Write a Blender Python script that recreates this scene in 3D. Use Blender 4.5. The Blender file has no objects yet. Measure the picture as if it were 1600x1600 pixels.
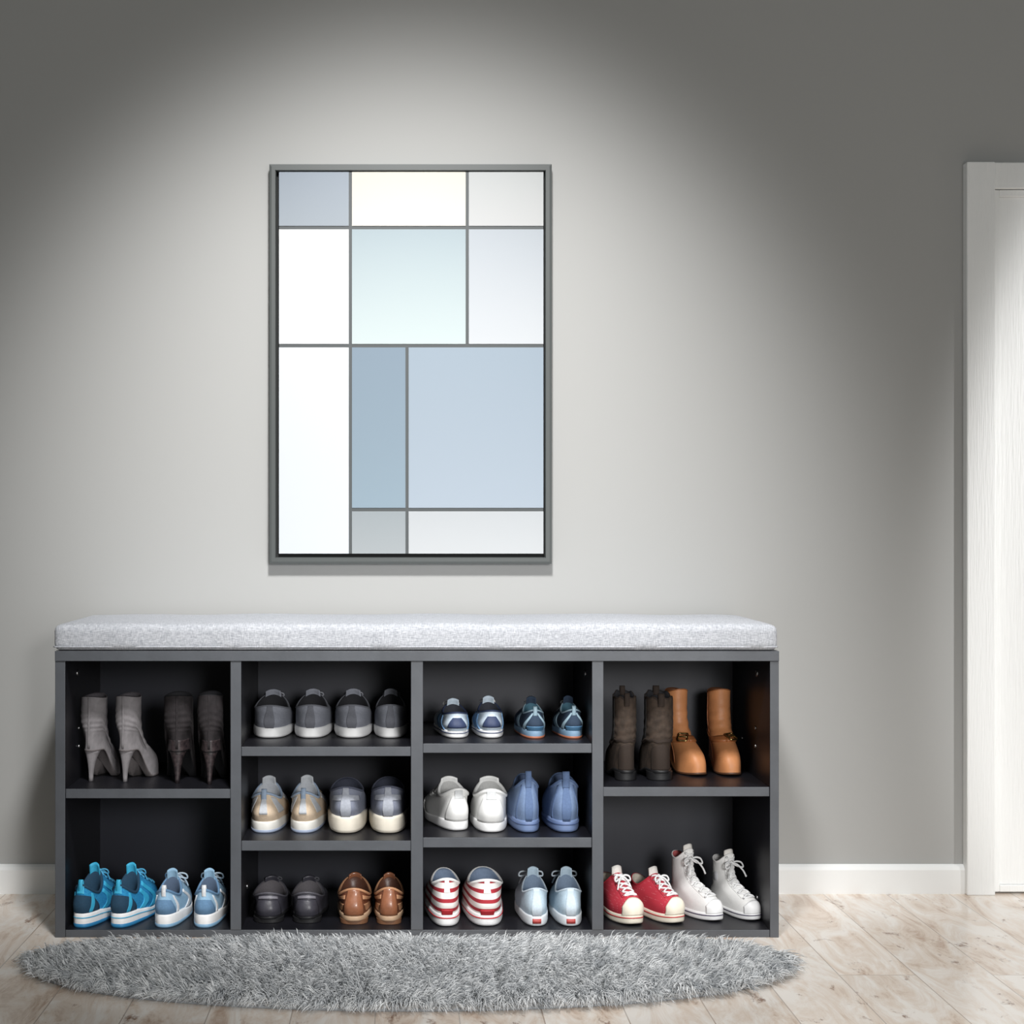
import bpy, math, random
import numpy as np
from mathutils import Vector
random.seed(3); rng=np.random.default_rng(5)
sc=bpy.context.scene
sc.view_settings.view_transform='Standard'
CAMD=2.43; CAMZ=.639
def sc_at(Y): return 1000*CAMD/(CAMD+Y)
def FX(px,Y=0): return (px-634)/sc_at(Y)
def FZ(py,Y=0): return CAMZ-(py-826)/sc_at(Y)
def lin(c):
    return tuple(((v/255)/12.92 if v/255<=.04045 else ((v/255+.055)/1.055)**2.4) for v in c)+(1,)
# ---------------------------------------------------------------- materials
MC={}
def mat(name,rgb,rough=.7,bump=.0,bscale=400,var=.0,vscale=60,metal=0,rgb2=None,coat=0,sheen=0,stretch=None):
    if name in MC: return MC[name]
    m=bpy.data.materials.new(name); m.use_nodes=True; nt=m.node_tree; b=nt.nodes['Principled BSDF']
    c=lin(rgb); b.inputs['Base Color'].default_value=c; b.inputs['Roughness'].default_value=rough; b.inputs['Metallic'].default_value=metal
    b.inputs['Coat Weight'].default_value=coat; b.inputs['Sheen Weight'].default_value=sheen
    tc=nt.nodes.new('ShaderNodeTexCoord'); mp=nt.nodes.new('ShaderNodeMapping'); nt.links.new(tc.outputs['Object'],mp.inputs[0])
    if stretch: mp.inputs['Scale'].default_value=stretch
    if var>0 or rgb2:
        n=nt.nodes.new('ShaderNodeTexNoise'); n.inputs['Scale'].default_value=vscale; n.inputs['Detail'].default_value=4
        nt.links.new(mp.outputs[0],n.inputs['Vector'])
        r=nt.nodes.new('ShaderNodeValToRGB'); r.color_ramp.elements[0].position=.35; r.color_ramp.elements[1].position=.65
        c2=lin(rgb2) if rgb2 else tuple(min(1,v*(1+var)) for v in c[:3])+(1,)
        c1=c if rgb2 else tuple(v*(1-var) for v in c[:3])+(1,)
        r.color_ramp.elements[0].color=c1; r.color_ramp.elements[1].color=c2
        nt.links.new(n.outputs['Fac'],r.inputs[0]); nt.links.new(r.outputs[0],b.inputs['Base Color'])
    if bump>0:
        n=nt.nodes.new('ShaderNodeTexNoise'); n.inputs['Scale'].default_value=bscale; n.inputs['Detail'].default_value=2
        nt.links.new(mp.outputs[0],n.inputs['Vector'])
        bp=nt.nodes.new('ShaderNodeBump'); bp.inputs['Strength'].default_value=bump; bp.inputs['Distance'].default_value=.001
        nt.links.new(n.outputs['Fac'],bp.inputs['Height']); nt.links.new(bp.outputs[0],b.inputs['Normal'])
    MC[name]=m; return m
def fab(name,rgb,**k):
    d=dict(rough=.85,bump=.3,bscale=700,var=.06,vscale=250); d.update(k); return mat(name,rgb,**d)
def leather(name,rgb,**k):
    d=dict(rough=.38,bump=.25,bscale=260,var=.15,vscale=40); d.update(k); return mat(name,rgb,**d)
def rubber(name,rgb,**k):
    d=dict(rough=.5,var=.03,vscale=80); d.update(k); return mat(name,rgb,**d)
# ---------------------------------------------------------------- mesh helpers
def link(o,parent=None):
    sc.collection.objects.link(o)
    if parent is not None: o.parent=parent
    return o
def mobj(name,V,F,mats,parent=None,smooth=True,mi=None,uv=None,label=None):
    me=bpy.data.meshes.new(name); me.from_pydata([tuple(map(float,v)) for v in V],[],[tuple(int(i) for i in f) for f in F])
    if not isinstance(mats,(list,tuple)): mats=[mats]
    for m in mats: me.materials.append(m)
    if smooth: me.polygons.foreach_set('use_smooth',[True]*len(me.polygons))
    if mi is not None: me.polygons.foreach_set('material_index',mi)
    if uv is not None:
        l=me.uv_layers.new(name='UVMap'); li=np.empty(len(me.loops),dtype=np.int32); me.loops.foreach_get('vertex_index',li)
        l.data.foreach_set('uv',np.asarray(uv,dtype=np.float32)[li].ravel())
    me.update()
    o=bpy.data.objects.new(name,me); link(o,parent)
    if label: o['label']=label
    return o
def recalc(o):
    import bmesh
    bm=bmesh.new(); bm.from_mesh(o.data); bmesh.ops.recalc_face_normals(bm,faces=bm.faces); bm.to_mesh(o.data); bm.free(); return o
def loft(rings,cap0=False,cap1=False):
    n=len(rings[0]); V=[v for r in rings for v in r]; F=[]
    for k in range(len(rings)-1):
        for i in range(n):
            j=(i+1)%n; F.append((k*n+i,k*n+j,(k+1)*n+j,(k+1)*n+i))
    if cap0:
        V.append(np.mean(rings[0],axis=0)); c=len(V)-1
        for i in range(n): F.append((c,(i+1)%n,i))
    if cap1:
        V.append(np.mean(rings[-1],axis=0)); c=len(V)-1; b=(len(rings)-1)*n
        for i in range(n): F.append((c,b+i,b+(i+1)%n))
    return V,F
def slabVF(P,N,t,inn=.0008):
    a,b=P.shape[:2]; O=(P+N*t).reshape(-1,3); I=(P-N*inn).reshape(-1,3); V=list(O)+list(I); F=[]; q=a*b
    id=lambda i,j:i*b+j
    for i in range(a-1):
        for j in range(b-1):
            F.append((id(i,j),id(i+1,j),id(i+1,j+1),id(i,j+1))); F.append((q+id(i,j),q+id(i,j+1),q+id(i+1,j+1),q+id(i+1,j)))
    for i in range(a-1):
        for j in (0,b-1): F.append((id(i,j),id(i+1,j),q+id(i+1,j),q+id(i,j)))
    for j in range(b-1):
        for i in (0,a-1): F.append((id(i,j),id(i,j+1),q+id(i,j+1),q+id(i,j)))
    return V,F
def spline(pts,sub=6,closed=False):
    pts=[np.array(p,float) for p in pts]; n=len(pts); out=[]
    rngk=range(n) if closed else range(n-1)
    g=(lambda i:pts[i%n]) if closed else (lambda i:pts[min(max(i,0),n-1)])
    for k in rngk:
        p0,p1,p2,p3=g(k-1),g(k),g(k+1),g(k+2)
        for j in range(sub):
            t=j/sub; out.append(.5*((2*p1)+(-p0+p2)*t+(2*p0-5*p1+4*p2-p3)*t*t+(-p0+3*p1-3*p2+p3)*t**3))
    if not closed: out.append(pts[-1])
    return np.array(out)
def tubeVF(pts,r,sub=5,closed=False,n=6,taper=None):
    P=spline(pts,sub,closed) if sub>1 else np.array(pts,float); m=len(P); rings=[]; up=np.array([.13,.21,1.]); prev=None
    for i in range(m):
        a=P[(i-1)%m] if (closed or i>0) else P[i]; b=P[(i+1)%m] if (closed or i<m-1) else P[i]
        t=b-a; t/=np.linalg.norm(t)+1e-9
        u=prev if prev is not None else np.cross(t,up); u=u-t*np.dot(u,t); u/=np.linalg.norm(u)+1e-9; prev=u; w=np.cross(t,u)
        rr=r if taper is None else r*taper(i/(m-1))
        rings.append(np.array([P[i]+rr*(math.cos(q)*u+math.sin(q)*w) for q in np.linspace(0,2*math.pi,n,endpoint=False)]))
    if closed:
        V=[v for q in rings for v in q]; F=[]
        for k in range(m):
            k2=(k+1)%m
            for i in range(n): F.append((k*n+i,k*n+(i+1)%n,k2*n+(i+1)%n,k2*n+i))
        return V,F
    return loft(rings,True,True)
def merge(lst):
    V=[];F=[]
    for v,f in lst:
        o=len(V); V+=list(v); F+=[tuple(i+o for i in q) for q in f]
    return V,F
def boxVF(x0,x1,y0,y1,z0,z1):
    V=[(x0,y0,z0),(x1,y0,z0),(x1,y1,z0),(x0,y1,z0),(x0,y0,z1),(x1,y0,z1),(x1,y1,z1),(x0,y1,z1)]
    F=[(0,3,2,1),(4,5,6,7),(0,1,5,4),(1,2,6,5),(2,3,7,6),(3,0,4,7)]
    return V,F
def box(name,b,mats,parent=None,bevel=0,mi=None,label=None,origin=None):
    V,F=boxVF(*b); o=mobj(name,V,F,mats,parent,smooth=False,mi=mi,label=label)
    if bevel:
        m=o.modifiers.new('b','BEVEL'); m.width=bevel; m.segments=2
    return o
def empty(name,loc=(0,0,0)):
    e=bpy.data.objects.new(name,None); e.empty_display_size=.02; e.location=loc; link(e); return e
def sst(a,b,x):
    t=np.clip((x-a)/(b-a),0,1); return t*t*(3-2*t)
# ---------------------------------------------------------------- setting
WY=.30
wm=mat('wall_paint',(174,174,172),rough=.9,bump=.06,bscale=150)
w=box('wall_back',(-2.6,3.0,WY,WY+.1,-.05,2.6),wm); w['kind']='structure'
def floor_mat():
    m=bpy.data.materials.new('whitewashed_planks'); m.use_nodes=True; nt=m.node_tree; b=nt.nodes['Principled BSDF']; b.inputs['Roughness'].default_value=.22
    L=nt.links.new; N=nt.nodes.new
    tc=N('ShaderNodeTexCoord'); mp=N('ShaderNodeMapping'); mp.inputs['Rotation'].default_value=(0,0,math.radians(90)); mp.inputs['Location'].default_value=(.3,.04,0)
    L(tc.outputs['Object'],mp.inputs[0])
    br=N('ShaderNodeTexBrick'); br.inputs['Scale'].default_value=1; br.inputs['Brick Width'].default_value=.8; br.inputs['Row Height'].default_value=.11
    br.inputs['Mortar Size'].default_value=.0009; br.offset=.37; br.inputs['Color1'].default_value=(0,0,0,1); br.inputs['Color2'].default_value=(1,1,1,1); br.inputs['Mortar'].default_value=(.5,.5,.5,1)
    L(mp.outputs[0],br.inputs['Vector'])
    mp2=N('ShaderNodeMapping'); mp2.inputs['Scale'].default_value=(9,2.2,1); L(tc.outputs['Object'],mp2.inputs[0])
    add=N('ShaderNodeVectorMath'); add.operation='ADD'; sc2=N('ShaderNodeVectorMath'); sc2.operation='SCALE'; sc2.inputs['Scale'].default_value=7
    L(br.outputs['Color'],sc2.inputs[0]); L(mp2.outputs[0],add.inputs[0]); L(sc2.outputs[0],add.inputs[1])
    n=N('ShaderNodeTexNoise'); n.inputs['Scale'].default_value=2.4; n.inputs['Detail'].default_value=9; n.inputs['Roughness'].default_value=.7; n.inputs['Distortion'].default_value=1.0
    L(add.outputs[0],n.inputs['Vector'])
    r=N('ShaderNodeValToRGB'); e=r.color_ramp.elements; e[0].position=.33; e[0].color=lin((198,170,148)); e[1].position=.60; e[1].color=lin((250,243,235))
    q=r.color_ramp.elements.new(.45); q.color=lin((234,217,201))
    L(n.outputs['Fac'],r.inputs[0])
    mp3=N('ShaderNodeMapping'); mp3.inputs['Scale'].default_value=(22,13,1); L(tc.outputs['Object'],mp3.inputs[0])
    n2=N('ShaderNodeTexNoise'); n2.inputs['Scale'].default_value=1.1; n2.inputs['Detail'].default_value=7; n2.inputs['Roughness'].default_value=.72; n2.inputs['Distortion'].default_value=.4; L(mp3.outputs[0],n2.inputs['Vector'])
    r2=N('ShaderNodeValToRGB'); r2.color_ramp.elements[0].position=.59; r2.color_ramp.elements[0].color=(0,0,0,1); r2.color_ramp.elements[1].position=.67; r2.color_ramp.elements[1].color=(.9,.9,.9,1)
    L(n2.outputs['Fac'],r2.inputs[0])
    mx=N('ShaderNodeMixRGB'); L(r2.outputs[0],mx.inputs[0]); L(r.outputs[0],mx.inputs[1]); mx.inputs[2].default_value=lin((136,100,78))
    hs=N('ShaderNodeHueSaturation'); mr=N('ShaderNodeMapRange'); mr.inputs['To Min'].default_value=.90; mr.inputs['To Max'].default_value=1.03
    L(br.outputs['Color'],mr.inputs['Value']); L(mr.outputs[0],hs.inputs['Value']); L(mx.outputs[0],hs.inputs['Color'])
    mx2=N('ShaderNodeMixRGB'); mt=N('ShaderNodeMath'); mt.operation='MULTIPLY'; mt.inputs[1].default_value=.5; L(br.outputs['Fac'],mt.inputs[0]); L(mt.outputs[0],mx2.inputs[0]); L(hs.outputs[0],mx2.inputs[1]); mx2.inputs[2].default_value=lin((120,96,78))
    L(mx2.outputs[0],b.inputs['Base Color'])
    return m
f=box('floor',(-2.6,3.0,-3.2,WY,-.05,0),floor_mat()); f['kind']='structure'
white=mat('white_trim_paint',(246,247,246),rough=.5)
def baseboard(name,x0,x1):
    pr=[(0,0),(-.011,0),(-.011,.042),(-.008,.047),(-.003,.0505),(0,.0505)]
    V=[];F=[]
    for x in (x0,x1):
        for y,z in pr: V.append((x,WY+y,z))
    n=len(pr)
    for i in range(n): j=(i+1)%n; F.append((i,j,n+j,n+i))
    F.append(tuple(range(n))[::-1]); F.append(tuple(range(n,2*n)))
    o=recalc(mobj(name,V,F,white,smooth=False)); o['kind']='structure'
DX0=FX(1504,WY); DZ=FZ(257,WY)
baseboard('baseboard_left',-2.6,FX(86,.28)+.02); 
baseboard('baseboard_right',FX(1217,.28)-.02,DX0)
doorp=mat('white_painted_wood_grain',(245,246,245),rough=.45,bump=.9,bscale=60,stretch=(6,6,.35))
cw=FX(1548,WY)-DX0; DW=.56
xi=DX0+cw; xr=xi+DW
V,F=merge([boxVF(DX0,xi,WY-.022,WY,0,DZ),boxVF(xr,xr+cw,WY-.022,WY,0,DZ),boxVF(xi,xr,WY-.0175,WY,DZ-.046,DZ)])
o=recalc(mobj('trim_1',V,F,doorp,smooth=False)); o['kind']='structure'
bv=o.modifiers.new('b','BEVEL'); bv.width=.002; bv.segments=2
def leaf():
    parts=[]; y1=WY-.001; y0=WY-.012; x0=xi+.001; x1=xr-.001; z0=.004; z1=DZ-.047; st=.010
    parts.append(boxVF(x0,x0+st,y0,y1,z0,z1)); parts.append(boxVF(x1-st,x1,y0,y1,z0,z1))
    a=x0+st; b=x1-st
    for (za,zb) in ((z0,z0+.012),(z1-.012,z1)): parts.append(boxVF(a,b,y0,y1,za,zb))
    parts.append(boxVF(a,b,WY-.007,y1,z0+.012,z1-.012))
    V,F=merge(parts); o=recalc(mobj('door_1',V,F,doorp,smooth=False)); o['kind']='structure'
    m=o.modifiers.new('b','BEVEL'); m.width=.0015; m.segments=2
    return o
leaf()
# ---------------------------------------------------------------- framed artwork
def artwork():
    Y=WY
    x0,x1,z1,z0=FX(421,WY-.02),FX(862,WY-.02),FZ(257,WY-.02),FZ(881,WY-.02)
    root=empty('framed_artwork',((x0+x1)/2,WY,z0))
    root['label']='large dark gray framed abstract print of pale blue and white rectangles'; root['category']='framed picture'
    cx=root.location.x; oz=root.location.z
    fm=mat('gray_frame_metal',(78,82,81),rough=.5)
    t=.0115; yb=-.001; yf=-.022
    X0,X1,Z0,Z1=x0-cx,x1-cx,0,z1-z0
    V=[];
    out=[(X0,Z0),(X1,Z0),(X1,Z1),(X0,Z1)]; prof=[(0,yb),(0,yf),(.004,yf-.001),(t*.9,yf-.001),(t,yf+.002),(t,yb-.006)]
    for d,y in prof:
        for (x,z) in out:
            V.append((x+(d if x<0 else -d),y,z+(d if z==0 else -d)))
    F=[]
    for k in range(len(prof)-1):
        for i in range(4): F.append((k*4+i,k*4+(i+1)%4,(k+1)*4+(i+1)%4,(k+1)*4+i))
    recalc(mobj('frame',V,F,fm,root,smooth=False))
    box('backing_board',(X0+.002,X1-.002,-.007,-.001,.002,Z1-.002),mat('black_backing',(30,32,32),rough=.8),root)
    yc=WY-.018
    def gx(p): return FX(p,yc)-cx
    def gz(p): return FZ(p,yc)-oz
    rects=[(436,545,269,353,(172,182,194),(178,187,196)),(550,727.5,269,353,(246,241,228),(246,243,235)),(732.5,849,269,353,(212,215,215),(220,221,221)),
     (436,545,358.5,537.5,(244,246,247),(242,245,248)),(550,727.5,358.5,537.5,(186,201,208),(223,236,236)),(732.5,849,358.5,537.5,(200,207,214),(228,232,236)),
     (436,545,543,865,(243,247,251),(242,247,252)),(550,633.5,543,793.5,(150,168,184),(164,184,198)),(638.5,849,543,793.5,(176,191,205),(192,205,218)),
     (550,633.5,799,865,(176,184,188),(188,194,197)),(638.5,849,799,865,(214,218,221),(224,227,229))]
    V,F=boxVF(gx(436),gx(849),-.018,-.007,gz(865),gz(269))
    mats=[mat('print_line_gray',(78,82,83),rough=.6)]; mi=[0]*6; V=list(V);F=list(F)
    for i,(a,b,c,d,c1,c2) in enumerate(rects):
        m=bpy.data.materials.new('print_tint'); m.use_nodes=True; nt=m.node_tree; bs=nt.nodes['Principled BSDF']; bs.inputs['Roughness'].default_value=.5
        bs.inputs['Specular IOR Level'].default_value=.2
        tc=nt.nodes.new('ShaderNodeTexCoord'); sp=nt.nodes.new('ShaderNodeSeparateXYZ'); r=nt.nodes.new('ShaderNodeMapRange'); mx=nt.nodes.new('ShaderNodeMixRGB')
        nt.links.new(tc.outputs['Object'],sp.inputs[0]); nt.links.new(sp.outputs[2],r.inputs['Value']); r.inputs['From Min'].default_value=gz(c); r.inputs['From Max'].default_value=gz(d)
        k=.67
        mx.inputs[1].default_value=tuple(v*k for v in lin(c1)[:3])+(1,); mx.inputs[2].default_value=tuple(v*k for v in lin(c2)[:3])+(1,)
        nt.links.new(r.outputs[0],mx.inputs[0]); nt.links.new(mx.outputs[0],bs.inputs['Base Color']); mats.append(m)
        o=len(V); bv,bf=boxVF(gx(a),gx(b),-.0192,-.018,gz(d),gz(c)); V+=bv; F+=[tuple(q+o for q in f) for f in bf]; mi+=[i+1]*6
    mobj('art_print',V,F,mats,root,smooth=False,mi=mi)
artwork()
# ---------------------------------------------------------------- bench
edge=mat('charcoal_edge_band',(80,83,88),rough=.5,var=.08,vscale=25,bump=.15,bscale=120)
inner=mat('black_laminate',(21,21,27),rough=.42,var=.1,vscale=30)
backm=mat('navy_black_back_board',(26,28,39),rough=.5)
bench=empty('shoe_storage_bench',(FX(651),.14,0))
bench['label']='charcoal and black wooden shoe storage bench with ten open cubbies'; bench['category']='bench'
BX,BY=bench.location.x,bench.location.y
BT=.448; YB=.284; BOT=.012
def panel(name,x0,x1,z0,z1,y0=0,y1=None,outer=None):
    y1=YB-.006 if y1 is None else y1
    V,F=boxVF(x0-BX,x1-BX,y0-BY,y1-BY,z0,z1)
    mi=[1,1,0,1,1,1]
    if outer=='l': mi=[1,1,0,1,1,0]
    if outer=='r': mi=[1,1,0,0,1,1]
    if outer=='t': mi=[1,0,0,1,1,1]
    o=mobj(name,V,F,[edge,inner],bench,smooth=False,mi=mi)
    m=o.modifiers.new('b','BEVEL'); m.width=.0008; m.segments=2
    return o
xL0,xL1=FX(86),FX(102); d1=(FX(360),FX(377)); d2=(FX(642),FX(661)); d3=(FX(925),FX(943)); xR0,xR1=FX(1203),FX(1217)
zt=FZ(1033)
panel('side_panel',xL0,xL1,0,zt,outer='l'); panel('side_panel',xR0,xR1,0,zt,outer='r')
panel('top_panel',xL0,xR1,zt,BT,y0=-.002,outer='t')
panel('bottom_panel',xL1,xR0,0,BOT,y0=.001)
for d in (d1,d2,d3): panel('divider',d[0],d[1],BOT,zt)
shelfz={}
for k,(a,b,py0,py1) in {'tl':(xL1,d1[0],1233,1248),'c2a':(d1[1],d2[0],1167,1182),'c2b':(d1[1],d2[0],1314,1330),'c3a':(d2[1],d3[0],1162,1177),'c3b':(d2[1],d3[0],1309,1325),'tr':(d3[1],xR0,1230,1245)}.items():
    panel('shelf',a,b,FZ(py1),FZ(py0),y0=.003); shelfz[k]=FZ(py0)
shelfz['fl']=BOT
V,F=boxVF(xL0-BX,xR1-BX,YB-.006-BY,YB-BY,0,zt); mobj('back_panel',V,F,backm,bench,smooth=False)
steel=mat('brushed_steel',(170,170,170),rough=.3,metal=1)
def cap(x,y,z,sgn,r=.0055):
    a=np.linspace(0,2*math.pi,20,endpoint=False); rings=[]
    for rr,dx in ((r,0),(r,.0012),(r*.8,.0018),(r*.3,.0018),(r*.25,.0008)):
        rings.append(np.array([(x-BX+sgn*dx,y-BY+rr*math.cos(q),z+rr*math.sin(q)) for q in a]))
    V,F=loft(rings,False,True); recalc(mobj('bolt_cap',V,F,steel,bench))
for z in (.405,.04): 
    cap(xL1,.09,z,1); cap(xR0,.09,z,-1)
cap(d3[0],.09,.405,-1); cap(d1[1],.09,.06,1); cap(xR0,.1,.285,-1,.003); cap(xL1,.1,.285,1,.003); cap(xR0,.2,.285,-1,.003); cap(xL1,.1,.315,1,.003); cap(xR0,.1,.315,-1,.003)
def cushion():
    x0,x1=FX(84),FX(1215); y0,y1=-.004,.283; z0,z1=BT,BT+.040
    hx,hy,hz=(x1-x0)/2,(y1-y0)/2,(z1-z0)/2; nx,ny,nz=120,40,8
    idx={}; V=[];F=[]
    us=np.linspace(-1,1,nx+1); vs=np.linspace(-1,1,ny+1); ws=np.linspace(-1,1,nz+1)
    ux=np.sign(us)*(1-(1-abs(us))**1.25); vy=np.sign(vs)*(1-(1-abs(vs))**1.3); wz=ws
    def vid(i,j,k):
        if (i,j,k) not in idx:
            idx[(i,j,k)]=len(V); p=np.array([ux[i]*hx,vy[j]*hy,wz[k]*hz]); r=.010
            c=np.clip(p,[-hx+r,-hy+r,-hz+r],[hx-r,hy-r,hz-r]); d=p-c; l=np.linalg.norm(d)
            if l>1e-9: 
                p=c+d/l*r if np.count_nonzero(abs(d)>1e-9)>1 else p
            top=wz[k]>0
            X,Y_=p[0],p[1]
            ed=(1-(abs(X)/hx)**10)*(1-(abs(Y_)/hy)**6)
            if top: p[2]+=.004*ed+.0012*math.sin(X*23+1)*ed
            p[1]+= -np.sign(Y_)*(abs(Y_)/hy)**8*(.0015*math.sin(X*31)+.001*math.sin(X*77+2)) 
            if top: p[2]+=.0008*math.sin(X*40)*(abs(Y_)/hy)**6
            V.append(p+np.array([0,0,hz]))
        return idx[(i,j,k)]
    for i in range(nx):
        for j in range(ny):
            F.append((vid(i,j,nz),vid(i+1,j,nz),vid(i+1,j+1,nz),vid(i,j+1,nz))); F.append((vid(i,j,0),vid(i,j+1,0),vid(i+1,j+1,0),vid(i+1,j,0)))
    for i in range(nx):
        for k in range(nz):
            F.append((vid(i,0,k),vid(i+1,0,k),vid(i+1,0,k+1),vid(i,0,k+1))); F.append((vid(i,ny,k),vid(i,ny,k+1),vid(i+1,ny,k+1),vid(i+1,ny,k)))
    for j in range(ny):
        for k in range(nz):
            F.append((vid(0,j,k),vid(0,j,k+1),vid(0,j+1,k+1),vid(0,j+1,k))); F.append((vid(nx,j,k),vid(nx,j+1,k),vid(nx,j+1,k+1),vid(nx,j,k+1)))
    m=bpy.data.materials.new('heather_gray_linen'); m.use_nodes=True; nt=m.node_tree; b=nt.nodes['Principled BSDF']; b.inputs['Roughness'].default_value=.95
    tc=nt.nodes.new('ShaderNodeTexCoord'); outs=[]
    for s in ((120,900,900),(900,120,160)):
        mp=nt.nodes.new('ShaderNodeMapping'); mp.inputs['Scale'].default_value=s; n=nt.nodes.new('ShaderNodeTexNoise'); n.inputs['Scale'].default_value=1; n.inputs['Detail'].default_value=3
        nt.links.new(tc.outputs['Object'],mp.inputs[0]); nt.links.new(mp.outputs[0],n.inputs['Vector']); outs.append(n)
    mx=nt.nodes.new('ShaderNodeMath'); mx.operation='ADD'; nt.links.new(outs[0].outputs['Fac'],mx.inputs[0]); nt.links.new(outs[1].outputs['Fac'],mx.inputs[1])
    r=nt.nodes.new('ShaderNodeValToRGB'); r.color_ramp.elements[0].position=.36; r.color_ramp.elements[1].position=.64; r.color_ramp.elements[0].color=lin((148,151,158)); r.color_ramp.elements[1].color=lin((202,204,209))
    h=nt.nodes.new('ShaderNodeMath'); h.operation='MULTIPLY'; h.inputs[1].default_value=.5; nt.links.new(mx.outputs[0],h.inputs[0]); nt.links.new(h.outputs[0],r.inputs[0]); nt.links.new(r.outputs[0],b.inputs['Base Color'])
    bp=nt.nodes.new('ShaderNodeBump'); bp.inputs['Strength'].default_value=.25; bp.inputs['Distance'].default_value=.001; nt.links.new(h.outputs[0],bp.inputs['Height']); nt.links.new(bp.outputs[0],b.inputs['Normal'])
    o=mobj('bench_cushion',V,F,m); o.location=((x0+x1)/2,(y0+y1)/2,z0+.0005)
    o['label']='long light heather gray fabric seat cushion on the bench'; o['category']='cushion'
    for zz in (.006,):
        e=.0015
        pts=[(-hx+.004,-hy-e+.002,zz),(0,-hy-e+.002,zz),(hx-.004,-hy-e+.002,zz),(hx+e-.002,-hy+.004,zz),(hx+e-.002,hy-.006,zz),(hx-.006,hy+e-.002,zz),(-hx+.006,hy+e-.002,zz),(-hx-e+.002,hy-.006,zz),(-hx-e+.002,-hy+.004,zz)]
        V,F=tubeVF(pts,.0012,sub=1,closed=True); mobj('seam',V,F,m,o)
cushion()
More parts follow.
